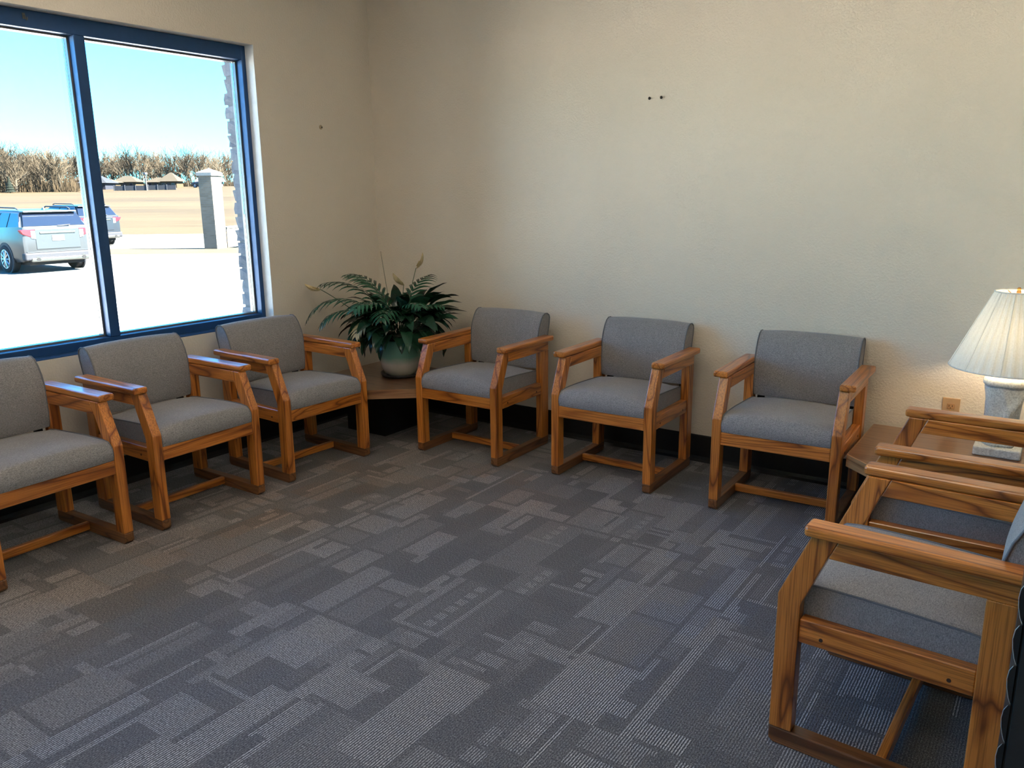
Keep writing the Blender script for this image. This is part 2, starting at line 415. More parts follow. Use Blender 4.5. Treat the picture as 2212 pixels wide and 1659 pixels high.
# out-of-view ceiling panels, added to fill the room with light
k = 0
for lx in (1.15, 3.2):
    for ly in (-2.3, -4.5):
        t = empty('ceiling_fill_light', (lx, ly, ZC))
        b = bmesh.new(); box(b, -.62, .62, -.32, -.29, -.03, 0); box(b, -.62, .62, .29, .32, -.03, 0); box(b, -.62, -.59, -.29, .29, -.03, 0); box(b, .59, .62, -.29, .29, -.03, 0)
        ob('frame', b, 'light_frame', t); ob('fill_diffuser', bx(-.59, .59, -.29, .29, -.02, -.004), 'fill_diffuser', t)
        tag(t, 'added unseen rectangular fill light panel set on the ceiling', 'ceiling light', 'added ceiling fill lights')

# ------------------------------------------------------------------ window
wn = empty('window_1', (0, -2.9, WZ0)); tag(wn, 'large window with dark metal frame, blue haze in its colour, vertical mullions', None, None, 'structure')
def wpart(name, bm, mat, parent=wn, sm=False):
    o = ob(name, bm, mat, parent, sm)
    off = Vector((0, -2.9, WZ0)) if parent is wn else Vector((0, 0, 0))
    o.data.transform(Matrix.Translation(-Vector((0, -2.9, WZ0)))); return o
FX, BXW = -.075, -.172
wpart('jamb', bx(BXW, FX, WY0-.030, WY0, WZ0, WZ1, .003, 1), 'hazed_frame_metal')
wpart('jamb', bx(BXW, FX, WY1, WY1+.030, WZ0, WZ1, .003, 1), 'hazed_frame_metal')
wpart('head', bx(BXW, FX, WY1+.030, WY0-.030, WZ1-.078, WZ1, .003, 1), 'hazed_frame_metal')
wpart('bottom_rail', bx(BXW, FX, WY1+.030, WY0-.030, WZ0, WZ0+.050, .003, 1), 'hazed_frame_metal')
wpart('sill_ledge', bx(FX-.002, -.004, WY1, WY0, WZ0-.012, WZ0+.006, .003, 1), 'hazed_frame_metal')
mull = [-1.922, -2.885, -3.845, -4.805]
for y in mull: wpart('mullion', bx(BXW, FX, y-.027, y+.027, WZ0+.050, WZ1-.078, .003, 1), 'hazed_frame_metal')
edges = [WY0-.030]+[e for y in mull for e in (y+.027, y-.027)]+[WY1+.030]
for a, b in zip(edges[0::2], edges[1::2]):
    z0, z1 = WZ0+.050, WZ1-.078
    g = bmesh.new(); s = .009                                   # glazing stops, lit strips around the pane
    for xx0, xx1 in ((-.150, -.128), (-.174, -.163)):
        box(g, xx0, xx1, a-s, a, z0, z1); box(g, xx0, xx1, b, b+s, z0, z1)
        box(g, xx0, xx1, b+s, a-s, z1-s, z1); box(g, xx0, xx1, b+s, a-s, z0, z0+s)
    wpart('glazing_stop', g, 'stop_metal')
    g = bmesh.new(); s = .006
    box(g, -.163, -.150, a-s, a, z0, z1); box(g, -.163, -.150, b, b+s, z0, z1); box(g, -.163, -.150, b+s, a-s, z1-s, z1); box(g, -.163, -.150, b+s, a-s, z0, z0+s)
    wpart('gasket', g, 'gasket')
    wpart('pane', bx(-.159, -.155, b+.009, a-.009, z0+.009, z1-.009), 'window_glass')
wpart('reveal_lining', bx(FX, -.001, WY0-.004, WY0-.0005, WZ0, WZ1), 'sill_white')
# small hook screwed to the head of the frame
hk = empty('hook', (FX, -2.17, 2.296)); tag(hk, 'tiny white hook on the top rail of the window frame', 'hook')
ob('shank', tube(bmesh.new(), [(0, 0, .012), (.012, 0, .012), (.016, 0, 0), (.022, 0, -.012), (.03, 0, -.01), (.032, 0, .002)], .0022), 'plate_white', hk)
ob('base_plate', bx(0, .003, -.006, .006, -.004, .022), 'plate_white', hk)

# brick pier outside, right of the window: bricks with ragged outer ends
pier = empty('wall_exterior', (-.312, -.930, -.57)); tag(pier, 'rough split-faced brick pier outside at the edge of the window', None, None, 'structure')
ob('mortar_core', bx(.010, .142, .006, 1.1, 0, 3.5), 'mortar', pier)
vari = []
rb = random.Random(5)
for k in range(6):
    bm = bmesh.new(); n = 4; L, D, H = .19, .143, .068
    box(bm, 0, D, 0, L, 0, H); bmesh.ops.subdivide_edges(bm, edges=bm.edges[:], cuts=1, use_grid_fill=True)
    for v in bm.verts:
        if v.co.y < .01 or v.co.x < .01: v.co += Vector((rb.uniform(-.011, .005), rb.uniform(-.008, .006), rb.uniform(-.004, .004)))
    bmesh.ops.recalc_face_normals(bm, faces=bm.faces[:])
    me = bpy.data.meshes.new('brick'); bm.to_mesh(me); bm.free(); me.materials.append(MATS['pier_brick']); vari.append(me)
for c in range(42):
    for k in range(2):
        o = bpy.data.objects.new('brick', vari[rb.randrange(6)]); COL.objects.link(o); o.parent = pier
        o.location = (rb.uniform(-.004, .004), (0 if k == 0 else .20)+rb.uniform(-.004, .004)-(.0 if c % 2 else 0), c*.081+.004)

# wall hardware
def screw(x, z, lab):
    t = empty('wall_screw', (x, 0, z)); ob('shank', cyl(bmesh.new(), (0, -.006, 0), 1, .003, .012, 10), 'screw_dark', t)
    b = bmesh.new(); lathe(b, [(.001, .0), (.0075, .0), (.008, .003), (.005, .006), (.001, .007)], 14); b.transform(Matrix.Rotation(R(90), 4, 'X')); b.transform(Matrix.Translation((0, -.009, 0)))
    ob('head', b, 'screw_dark', t); tag(t, lab, 'screw', 'pair of screws in the bare wall')
screw(2.052, 1.979, 'dark screw left in the bare wall, one of a close pair')
screw(2.120, 1.979, 'dark screw left in the bare wall, one of a close pair')
t = empty('wall_anchor', (0, -.468, 1.909)); b = bmesh.new(); lathe(b, [(.002, 0), (.014, 0), (.012, .004), (.006, .006), (.002, .006)], 16); b.transform(Matrix.Rotation(R(90), 4, 'Y'))
ob('collar', b, 'anchor', t); ob('screw', tube(bmesh.new(), [(0, 0, 0), (.014, 0, -.002)], .003, 8), 'screw_dark', t)
tag(t, 'small brown screw anchor in the wall between window and corner', 'anchor')
t = empty('wall_outlet', (3.641, 0, .475)); tag(t, 'tan electrical outlet plate on the bare wall behind the lamp table', 'outlet')
pl = ob('cover_plate', bx(-.0375, .0375, -.006, 0, -.06, .06, .003, 2), 'outlet_plate', t)
for s in (-1, 1):
    f = ob('receptacle', bx(-.017, .017, -.009, -.005, s*.021-.0135, s*.021+.0135, .004, 2), 'outlet_face', t)
    b = bmesh.new(); box(b, -.008, -.0055, -.0096, -.0088, s*.021-.003, s*.021+.006); box(b, .0055, .008, -.0096, -.0088, s*.021-.003, s*.021+.006); box(b, -.002, .002, -.0096, -.0088, s*.021-.010, s*.021-.006)
    ob('slot', b, 'slot_dark', f)
ob('screw', cyl(bmesh.new(), (0, -.0065, 0), 1, .003, .003, 10), 'brass', t)

# ------------------------------------------------------------------ armchairs
def make_chair():
    t = empty('armchair')
    H = .29; T = .044
    for s in (-1, 1):
        a, b = sorted((s*(H-T), s*H))
        # sled runner
        bm = bmesh.new(); prism(bm, [(0, .012), (.012, 0), (.530, 0), (.542, .012), (.542, .05), (0, .05)], 0, a, b, .004, 2)
        ob('runner', bm, 'dark_oak_y', t)
        bm = bmesh.new(); prism(bm, [(0, .05), (.061, .05), (.059, .43), (.119, .580), (.143, .637), (.078, .637), (.0, .45)], 0, a, b, .0035, 2)
        ob('front_leg', bm, 'oak_z', t)
        bm = bmesh.new(); prism(bm, [(.472, .05), (.542, .05), (.542, .58), (.472, .58)], 0, a, b, .0035, 2)
        ob('rear_leg', bm, 'oak_z', t)
        bm = bmesh.new(); prism(bm, [(.120, .580), (.542, .580), (.542, .637), (.144, .637)], 0, a, b, .003, 2)
        ob('arm_rail', bm, 'oak_y', t)
        a2, b2 = sorted((s*.248, s*.317))
        bm = bmesh.new(); prism(bm, [(a2, .637), (b2, .637), (b2, .667), (a2, .667)], 1, .062, .562, .009, 3)
        ob('armrest', bm, 'oak_y', t)
        a3, b3 = sorted((s*.2462, s*.284))
        o = ob('seat_rail', bx(a3, b3, .060, .472, .322, .390, .003, 1), 'oak_y', t)
        for yy in (.118, .418):
            ob('bolt_hole', cyl(bmesh.new(), (s*.2835, yy, .347), 0, .0052, .0035, 12), 'slot_dark', o)
        # rear upright bracket that carries the backrest
        a4, b4 = sorted((s*.205, s*.240))
        bm = bmesh.new(); prism(bm, [(.535, .36), (.551, .36), (.598, .62), (.585, .62)], 0, a4, b4)
        ob('back_bracket', bm, 'black_metal', t)
        # corner block under the seat
        b = bmesh.new(); prism(b, [(s*.246, .125), (s*.246, .185), (s*.19, .125)], 2, .304, .345); ob('corner_block', b, 'oak_x', t)
    ob('front_rail', bx(-.246, .246, .004, .030, .328, .390, .003, 1), 'oak_x', t)
    ob('rear_rail', bx(-.246, .246, .500, .526, .322, .390, .003, 1), 'oak_x', t)
    ob('stretcher', bx(-.246, .246, .270, .295, .012, .050, .004, 2), 'oak_x', t)
    # seat cushion : profile along y-z swept across x with a soft crown
    prof = [(.498, .387), (.499, .44), (.495, .455), (.44, .462), (.36, .466), (.28, .470), (.20, .473), (.12, .474), (.07, .473), (.03, .468),
            (.018, .460), (.006, .446), (.001, .428), (.001, .408), (.006, .391), (.02, .387), (.25, .387)]
    nxs = 14; rows = []
    for i in range(nxs+1):
        u = -1+2*i/nxs; x = u*.2455; cr = 1-abs(u)**3
        rows.append([(x*(1 if 2 < k < 13 else .995), y-(.004*cr if 8 < k < 15 else 0), z+(.018*cr if 2 < k < 11 else 0)) for k, (y, z) in enumerate(prof)])
    n = len(prof); V = [p for r_ in rows for p in r_]; F = []
    for i in range(nxs):
        for k in range(n): F.append((i*n+k, i*n+(k+1) % n, (i+1)*n+(k+1) % n, (i+1)*n+k))
    F.append(tuple(range(n))[::-1]); F.append(tuple(nxs*n+k for k in range(n)))
    seat = pyd('seat', V, F, 'fabric', t); smooth_sharp(seat)
    for s in (-1, 1):
        ob('piping', tube(bmesh.new(), [(s*.243, y+(.003 if k_ > 8 else 0), z+.001) for k_, (y, z) in enumerate(prof[1:15])], .0036, 6), 'piping_fabric', seat, True)
    # backrest : reclined wing-shaped slab
    prof = [(.500, .468), (.492, .49), (.488, .54), (.488, .60), (.492, .66), (.506, .71), (.527, .752), (.548, .778), (.572, .790),
            (.598, .789), (.617, .778), (.624, .760), (.618, .72), (.602, .66), (.583, .58), (.562, .50), (.548, .468)]
    rows = []
    for i in range(nxs+1):
        u = -1+2*i/nxs; x = u*.2465; cr = 1-abs(u)**2.6
        rows.append([(x, y-(.012*cr if k < 8 else 0), z+(.009*cr if 6 < k < 12 else 0)) for k, (y, z) in enumerate(prof)])
    n = len(prof); V = [p for r_ in rows for p in r_]; F = []
    for i in range(nxs):
        for k in range(n): F.append((i*n+k, i*n+(k+1) % n, (i+1)*n+(k+1) % n, (i+1)*n+k))
    F.append(tuple(range(n))[::-1]); F.append(tuple(nxs*n+k for k in range(n)))
    back = pyd('backrest', V, F, 'fabric', t); smooth_sharp(back)
    for s in (-1, 1):
        ob('piping', tube(bmesh.new(), [(s*.2465, y, z) for y, z in prof], .0038, 6), 'piping_fabric', back, True)
    return t
def smooth_sharp(o, ang=50):
    me = o.data
    bm = bmesh.new(); bm.from_mesh(me); bmesh.ops.recalc_face_normals(bm, faces=bm.faces[:])
    for e in bm.edges: e.smooth = e.calc_face_angle(0) < R(ang)
    for f in bm.faces: f.smooth = True
    bm.to_mesh(me); bm.free()
chair0 = make_chair()
CH = [((1.232, -.723), 0.2, 'oak armchair in grey fabric by the bare wall, beside the potted plant table'),
      ((2.122, -.648), 0.9, 'oak armchair in grey fabric, middle one of three along the bare wall'),
      ((3.014, -.650), 1.6, 'oak armchair in grey fabric by the bare wall, beside the lamp table'),
      ((.758, -1.240), 87.3, 'oak armchair in grey fabric under the window, beside the potted plant table'),
      ((.752, -1.983), 90.2, 'oak armchair in grey fabric under the window mullion, between two armchairs'),
      ((.754, -2.696), 91.9, 'oak armchair in grey fabric under the window, end of row away from the plant'),
      ((3.505, -1.893), -92.7, 'oak armchair facing the window, next to the black brochure rack'),
      ((3.506, -1.112), -90.2, 'oak armchair facing the window, next to the lamp table')]
for i, ((x, y), a, lab) in enumerate(CH):
    o = chair0 if i == 0 else copy_tree(chair0)
    o.location = (x, y, 0); o.rotation_euler = (0, 0, R(a))
    tag(o, lab, 'armchair', 'oak armchairs around the waiting room')

# ------------------------------------------------------------------ corner tables
def corner_table(pts, lab, base):
    cx = sum(p[0] for p in pts)/len(pts); cy = sum(p[1] for p in pts)/len(pts)
    t = empty('corner_table', (cx, cy, 0)); q = [(x-cx, y-cy) for x, y in pts]
    ob('table_top', prism(bmesh.new(), q, 2, .318, .372, .003, 2), 'laminate', t)
    # oak lip around the edge, one strip for each side
    n = len(q)
    for i in range(n):
        a, b = Vector(q[i]), Vector(q[(i+1) % n]); d = (b-a); L = d.length; ang = math.atan2(d.y, d.x)
        bm = bx(-.001, L+.001, -.004, .004, .3165, .3715, .001, 1)
        o = ob('edge_strip', bm, 'laminate_lip', t); o.location = (a.x, a.y, 0); o.rotation_euler = (0, 0, ang)
    x0, x1, y0, y1 = base
    b = bmesh.new(); box(b, x0-cx, x1-cx, y0-cy, y1-cy, 0.0, .318); ob('pedestal', b, 'black_metal', t)
    tag(t, lab, 'table'); return t
corner_table([(.18, -.19), (.18, -.912), (.672, -.912), (.930, -.70), (.930, -.19)], 'oak-edged corner table with clipped corner holding the potted plant', (.25, .58, -.62, -.26))
corner_table([(3.326, -.055), (3.326, -.615), (3.53, -.805), (4.10, -.805), (4.10, -.055)], 'oak-edged corner table with clipped corner holding the stone lamp', (3.62, 4.03, -.60, -.12))

# ------------------------------------------------------------------ lamp
LX, LY = 3.862, -.245
lamp = empty('table_lamp', (LX, LY, .373)); tag(lamp, 'lit table lamp with carved speckled stone base and white pleated shade', 'lamp')
ob('plinth', bx(-.089, .089, -.089, .089, 0, .040, .006, 2), 'lamp_stone', lamp)
def lamp_column():
    n = 48; rows = []; bm = bmesh.new()
    zs = [.040+.262*i/30 for i in range(31)]
    for i, z in enumerate(zs):
        u = i/30; hw = .058+.016*u**1.4
        row = []
        for j in range(n):
            a = 2*PI*j/n
            rr = hw/((abs(math.cos(a))**3.2+abs(math.sin(a))**3.2)**(1/3.2))
            # draped folds that swing around the column
            fold = .010*max(0, math.cos(2*(a-1.2)-3.4*u**1.5))**6+.006*max(0, math.cos(3*(a+.8)+2.6*u))**8
            row.append(bm.verts.new((math.cos(a)*(rr+fold), math.sin(a)*(rr+fold), z)))
        rows.append(row)
    top = [(.080, .303), (.086, .310), (.087, .320), (.083, .330), (.06, .334)]
    for rad, z in top:
        rows.append([bm.verts.new((math.cos(2*PI*j/n)*rad/((abs(math.cos(2*PI*j/n))**3+abs(math.sin(2*PI*j/n))**3)**(1/3)), math.sin(2*PI*j/n)*rad/((abs(math.cos(2*PI*j/n))**3+abs(math.sin(2*PI*j/n))**3)**(1/3)), z)) for j in range(n)])
    for a, b in zip(rows, rows[1:]):
        for j in range(n): bm.faces.new([a[j], a[(j+1) % n], b[(j+1) % n], b[j]])
    bm.faces.new(rows[0][::-1]); bm.faces.new(rows[-1]); return bm
ob('column', lamp_column(), 'lamp_stone', lamp, True)
ob('socket', lathe(bmesh.new(), [(.014, .334), (.018, .34), (.018, .43), (.012, .44)], 16), 'brass', lamp)
ob('bulb', lathe(bmesh.new(), [(.012, .44), (.03, .475), (.032, .50), (.022, .53), (.004, .54)], 16), 'bulb', lamp, True)
def shade():
    n = 144; bm = bmesh.new(); z0, z1, r0, r1 = .378, .700, .226, .086
    for th in (0, .0025):
        pass
    rows = []
    prof = [(0, 1), (.5, 1), (1, 1)]
    def ring(u, off):
        r = r0+(r1-r0)*u; row = []
        for j in range(n):
            a = 2*PI*j/n; pl_ = .0022*(1 if (j//2) % 2 else -1)*(1-.4*u)
            row.append(bm.verts.new((math.cos(a)*(r+pl_+off), math.sin(a)*(r+pl_+off), z0+(z1-z0)*u)))
        return row
    outer = [ring(u, 0) for u in (0, .25, .5, .75, 1)]; inner = [ring(u, -.0025) for u in (1, .75, .5, .25, 0)]
    rows = outer+inner+[outer[0]]
    for a, b in zip(rows, rows[1:]):
        for j in range(n): bm.faces.new([a[j], a[(j+1) % n], b[(j+1) % n], b[j]])
    return bm
sh = ob('lamp_shade', shade(), 'shade_cloth', lamp)
for rr, zz in ((.227, .378), (.0865, .700)):
    ob('trim_ring', tube(bmesh.new(), [(math.cos(2*PI*j/64)*rr, math.sin(2*PI*j/64)*rr, zz) for j in range(65)], .0028, 6), 'shade_trim', sh)
for j in range(10):
    a = 2*PI*j/10+.25
    ob('rib', tube(bmesh.new(), [(math.cos(a)*.2285, math.sin(a)*.2285, .378), (math.cos(a)*.0885, math.sin(a)*.0885, .70)], .0011, 5), 'shade_trim', sh)
b = bmesh.new()
for s in (-1, 1): tube(b, [(s*.02, 0, .435), (s*.055, 0, .50), (s*.05, 0, .62), (0, 0, .668)], .0018)
ob('harp', b, 'brass', lamp)
b = bmesh.new()
for a in (0, 2*PI/3, 4*PI/3): tube(b, [(0, 0, .672), (math.cos(a)*.084, math.sin(a)*.084, .694)], .0016)
ob('spider', b, 'brass', lamp)
ob('finial', lathe(bmesh.new(), [(.003, .668), (.008, .676), (.008, .70), (.006, .705), (.0085, .712), (.004, .718)], 16), 'brass', lamp)

# ------------------------------------------------------------------ brochure rack at the right wall
rk = empty('brochure_rack', (4.22, -2.52, 0)); tag(rk, 'tall black brochure rack with curved pockets beside an armchair', 'rack')
ob('body', bx(-.185, .16, -.22, .22, 0, 1.30, .006, 1), 'black_plastic', rk)
k = 0; z = .05
while z < 1.22:
    p = ob('pocket', prism(bmesh.new(), [(-.184, z+.0), (-.188, z+.012), (-.192, z+.03), (-.1935, z+.046), (-.192, z+.062), (-.187, z+.073), (-.184, z+.0735)], 1, -.22, .22), 'acrylic_lip', rk)
    for yy in (-.2205,):
        ob('lip_edge', tube(bmesh.new(), [(-.185, yy, z+.002), (-.189, yy, z+.012), (-.193, yy, z+.03), (-.1945, yy, z+.046), (-.193, yy, z+.062), (-.188, yy, z+.0725)], .0005, 5), 'acrylic_edge', p)
    z += .0745

# ------------------------------------------------------------------ potted plant
PX, PY, PZ = .60, -.475, .373
sc_ = empty('plant_saucer', (PX, PY, PZ)); tag(sc_, 'dark round plastic saucer under the plant pot', 'saucer')
ob('dish', lathe(bmesh.new(), [(.100, 0), (.118, .004), (.128, .022), (.126, .023), (.114, .009), (.02, .008)], 40), 'saucer_plastic', sc_, True)
pp = empty('potted_plant', (PX, PY, PZ+.0085)); tag(pp, 'peace lily and parlour palm in a green to cream glazed pot', 'plant')
ob('pot', lathe(bmesh.new(), [(.082, 0), (.100, .015), (.118, .05), (.126, .09), (.127, .13), (.122, .17), (.116, .205), (.118, .225), (.112, .228), (.106, .215), (.106, .195), (.01, .19)], 48), 'pot_glaze', pp, True)
ob('soil', lathe(bmesh.new(), [(.104, .192), (.105, .202), (.06, .207), (.01, .21)], 24), 'soil', pp)
rp = random.Random(21)
def arc(base, az, e0, droop, L, n, power=1.5):
    """points of an arching stem and its direction at each point"""
    p = Vector(base); pts = [p.copy()]; ds = []
    for i in range(n):
        u = (i+.5)/n; e = R(e0)-R(droop)*u**power
        d = Vector((math.cos(az)*math.cos(e), math.sin(az)*math.cos(e), math.sin(e))); ds.append(d); p = p+d*(L/n); pts.append(p.copy())
    ds.append(ds[-1]); return pts, ds
def lily(az, e0, droop, Lp, Lb, wd, mat='lily_leaf', tilt=0, pw=1.8):
    base = Vector((math.cos(az)*.03+rp.uniform(-.02, .02), math.sin(az)*.03+rp.uniform(-.02, .02), .20))
    n = 18; L = Lp+Lb; pts, ds = arc(base, az, e0, droop, L, n, pw)
    k0 = max(2, int(n*Lp/L)); bm = bmesh.new()
    tube(bm, pts[:k0+1], .0028, 5, .002)
    side0 = Vector((-math.sin(az), math.cos(az), 0)); rows = []; nb = n-k0
    ph = rp.uniform(0, 6)
    for i in range(k0, n+1):
        u = (i-k0)/nb; d = ds[i]; sd_ = (side0*math.cos(tilt)+d.cross(side0)*math.sin(tilt)).normalized(); up = sd_.cross(d).normalized()
        if up.z < 0: up = -up
        hw = wd*(math.sin(PI*min(1, u**.62))**.8)*(1-.30*u)+.0006
        wv = .10*hw*math.sin(u*14+ph)
        rows.append([bm.verts.new(pts[i]+sd_*hw*s*a+up*(abs(s)*hw*a*.22+(wv if abs(s) == 1 else 0))) for s, a in ((-1, 1), (-1, .5), (0, 1), (1, .5), (1, 1))])
    for A, B in zip(rows, rows[1:]):
        for j in range(4): bm.faces.new([A[j], A[j+1], B[j+1], B[j]])
    o = ob('leaf', bm, mat, pp, True); return o
TOCAM = math.atan2(CAM.y-PY, CAM.x-PX)                     # azimuth from the plant to the room
# outer drooping skirt
for i in range(24):
    az = 2*PI*i/24+rp.uniform(-.1, .1)
    lily(az, rp.uniform(50, 66), rp.uniform(120, 150), rp.uniform(.14, .20), rp.uniform(.16, .20), rp.uniform(.046, .056), tilt=rp.uniform(-.5, .5), pw=1.25)
# middle ring
for i in range(30):
    az = 2*PI*i/30+rp.uniform(-.12, .12)
    lily(az, rp.uniform(50, 72), rp.uniform(85, 125), rp.uniform(.18, .27), rp.uniform(.17, .22), rp.uniform(.046, .058), tilt=rp.uniform(-.6, .6))
# inner upright leaves
for i in range(20):
    az = 2*PI*i/20+rp.uniform(-.2, .2)
    lily(az, rp.uniform(66, 82), rp.uniform(50, 100), rp.uniform(.20, .27), rp.uniform(.16, .20), rp.uniform(.042, .052), tilt=rp.uniform(-.8, .8))
RGT = math.atan2(RT.y, RT.x); LFT = RGT+PI
for dz, e0, dr, Lp, Lb in ((.05, 58, 70, .27, .21), (-.25, 52, 66, .25, .22), (.3, 64, 74, .29, .20), (-.1, 44, 52, .22, .22), (-.55, 54, 70, .24, .22), (.15, 70, 52, .30, .19), (-.4, 44, 56, .22, .22), (.5, 48, 64, .24, .22), (0, 48, 62, .24, .22), (-.75, 58, 76, .24, .2)):
    lily(RGT+dz, e0, dr, Lp, Lb, .054, tilt=rp.uniform(-.5, .5))
for dz, e0, dr, Lp, Lb in ((.2, 46, 112, .22, .19), (-.35, 50, 118, .20, .19), (.5, 42, 112, .20, .19), (.8, 48, 118, .2, .2)):
    lily(LFT+dz, e0, dr, Lp, Lb, .043, tilt=rp.uniform(-.4, .4))
for i in range(5): lily(rp.uniform(0, 6.28), 45, 140, .15, .14, .022, 'dry_leaf', rp.uniform(-1, 1))
for k in range(9): lily(TOCAM+(k-4)*.29+rp.uniform(-.16, .16), rp.uniform(58, 74), rp.uniform(135, 170), rp.uniform(.14, .27), rp.uniform(.14, .21), rp.uniform(.038, .05), tilt=rp.uniform(-.4, .4), pw=1.1)
for k in range(12): lily(TOCAM+(k-5.5)*.25+rp.uniform(-.12, .12), rp.uniform(62, 78), rp.uniform(100, 135), rp.uniform(.20, .28), rp.uniform(.16, .21), rp.uniform(.044, .054), tilt=rp.uniform(-.5, .5), pw=1.4)
def frond(az, e0, droop, L, nl, ll, mat='palm_leaf', start=.35, roll=0.0):
    base = Vector((math.cos(az)*.025+rp.uniform(-.015, .015), math.sin(az)*.025+rp.uniform(-.015, .015), .20))
    n = 26; pts, ds = arc(base, az, e0, droop, L, n, 1.6); bm = bmesh.new(); tube(bm, pts, .0026, 5, .0010)
    side0 = Vector((-math.sin(az), math.cos(az), 0))
    for i in range(nl):
        u = start+(1-start)*(i+.3)/nl; q = u*n; k = min(int(q), n-1); P = pts[k].lerp(pts[k+1], q-k); d = ds[k]
        up = side0.cross(d).normalized(); up = up if up.z > 0 else -up
        l_ = ll*(math.sin(PI*(.18+.76*(i+.5)/nl)))**.7
        for s in (-1, 1):
            sv = (side0*math.cos(roll)+up*math.sin(roll))*s
            dirv = (sv*.70+d*.74+up*.08).normalized(); Q = P.copy(); rows = []; m_ = 5
            wv = up.cross(dirv).normalized()
            for j in range(m_+1):
                u2 = j/m_; hw = .0105*math.sin(PI*min(1, .12+.88*u2)**.8)+.0004
                rows.append([bm.verts.new(Q-wv*hw), bm.verts.new(Q+up*-.0016), bm.verts.new(Q+wv*hw)])
                dirv = (dirv+Vector((0, 0, -.10-.045*j))).normalized(); Q = Q+dirv*(l_/m_)
            for A, B in zip(rows, rows[1:]):
                for j in range(2): bm.faces.new([A[j], A[j+1], B[j+1], B[j]])
    return ob('frond', bm, mat, pp, True)
frond(LFT-.50, 84, 92, .62, 10, .15)                          # high frond arching to the window side
frond(LFT+.00, 76, 96, .66, 10, .16)                          # left frond
frond(LFT+.12, 66, 132, .72, 11, .17)                         # long drooping left frond
frond(LFT+.40, 62, 120, .58, 10, .15)
frond(TOCAM-.75, 80, 122, .54, 10, .15)                       # towards the room
frond(TOCAM-.30, 78, 128, .48, 9, .14)
frond(TOCAM+.40, 82, 112, .48, 10, .12)
frond(RGT+.9, 84, 78, .54, 10, .13)
frond(LFT-.1, 86, 84, .58, 11, .14)
frond(TOCAM-.85, 66, 140, .44, 9, .12, 'dry_frond')
frond(RGT-.3, 76, 100, .44, 9, .11)
def flower(tip, lab, tiltv):
    tip = Vector(tip); b0 = Vector((tip.x*.12, tip.y*.12, .20)); mid = (b0+tip)/2+Vector((0, 0, .05))
    pts = [b0.lerp(mid, u).lerp(mid.lerp(tip, u), u) for u in [i/12 for i in range(13)]]
    fl = ob('flower_stem', tube(bmesh.new(), pts, .0026, 6, .0022), 'stem_green', pp, True)
    d = Vector(tiltv).normalized(); sd_ = d.cross(Vector((0, 0, 1))).normalized() if abs(d.z) < .95 else Vector((1, 0, 0)); up = sd_.cross(d)
    bm = bmesh.new(); rows = []
    for i in range(9):
        u = i/8; P = tip+d*(.105*u); hw = .034*math.sin(PI*min(1, u*.92+.06))**.8+.001
        rows.append([bm.verts.new(P+sd_*hw*math.sin(a)+up*(-hw*.75*math.cos(a)+.008*u)) for a in [(-1.35+2.7*j/6) for j in range(7)]])
    for A, B in zip(rows, rows[1:]):
        for j in range(6): bm.faces.new([A[j], A[j+1], B[j+1], B[j]])
    ob('spathe', bm, 'spathe', fl, True)
    ob('spadix', tube(bmesh.new(), [tip+d*.012, tip+d*.05], .006, 8, .004), 'spadix', fl, True)
flower((-.46, -.21, .53), '', (-.8, -.45, .25))
flower((.015, .165, .655), '', (.35, .3, .85))
flower((-.035, .10, .555), '', (-.2, -.5, .5))
ob('bare_stem', tube(bmesh.new(), [(-.06, .03, .2), (-.14, .06, .5), (-.184, .06, .76)], .0024, 6, .0012), 'stem_green', pp, True)

# ------------------------------------------------------------------ outdoors
GZ = -.57
SDIR = Vector((-.57, .82, 0)); TD = Vector((.82, .57, 0))    # away from the building / along the kerbs
def sz(s): return GZ if s < 37 else GZ+min(s-37, 130)*.0302
def W(s, t, z): p = SDIR*s+TD*t; return (p.x, p.y, z)
def at(px, D, dz=0):
    """ground point seen at image column px (on the horizon line), D metres ahead of the camera"""
    q = CAM+FW*D+RT*((px-1106)/FPX*D); q = q+UP*0; s = -.57*q.x+.82*q.y
    return Vector((q.x, q.y, sz(s)+dz))
def strip(name, s0, s1, t0, t1, z0, z1, mat, lab, nseg=1, thick=.05):
    bm = bmesh.new(); a = [W(s0, t0, z0), W(s0, t1, z0), W(s1, t1, z1), W(s1, t0, z1)]
    vt = [bm.verts.new(p) for p in a]; vb = [bm.verts.new((p[0], p[1], p[2]-thick)) for p in a]
    bm.faces.new(vt); bm.faces.new(vb[::-1])
    for i in range(4): bm.faces.new([vt[i], vb[i], vb[(i+1) % 4], vt[(i+1) % 4]])
    o = ob(name, bm, mat); tag(o, lab, None, None, 'structure'); return o
strip('ground', -70, 10.5, -90, 60, GZ, GZ, 'concrete', 'pale concrete apron outside the window')
strip('ground_lot', 10.5, 22.6, -90, 60, GZ, GZ, 'lot', 'greyer worn paving of the parking lot')
strip('ground_verge', 22.75, 26.6, -90, 60, GZ+.06, GZ+.06, 'dry_grass', 'strip of dry grass with the brick pillar')
strip('ground_road', 26.6, 37, -90, 90, GZ, GZ, 'road', 'pale road beyond the grass strip')
strip('ground_field', 37.2, 167, -140, 140, GZ+.1, sz(167), 'dry_field', 'dry straw-coloured field rising to the trees', thick=.3)
strip('ground_far', 167, 420, -400, 400, sz(167), sz(167), 'dry_field', 'dry ground under the far houses', thick=.3)
strip('kerb', 22.6, 22.75, -90, 60, GZ+.10, GZ+.10, 'kerb', 'concrete kerb of the parking lot', thick=.2)
strip('kerb', 37, 37.2, -90, 90, GZ+.13, GZ+.13, 'kerb', 'concrete kerb at the foot of the field', thick=.2)

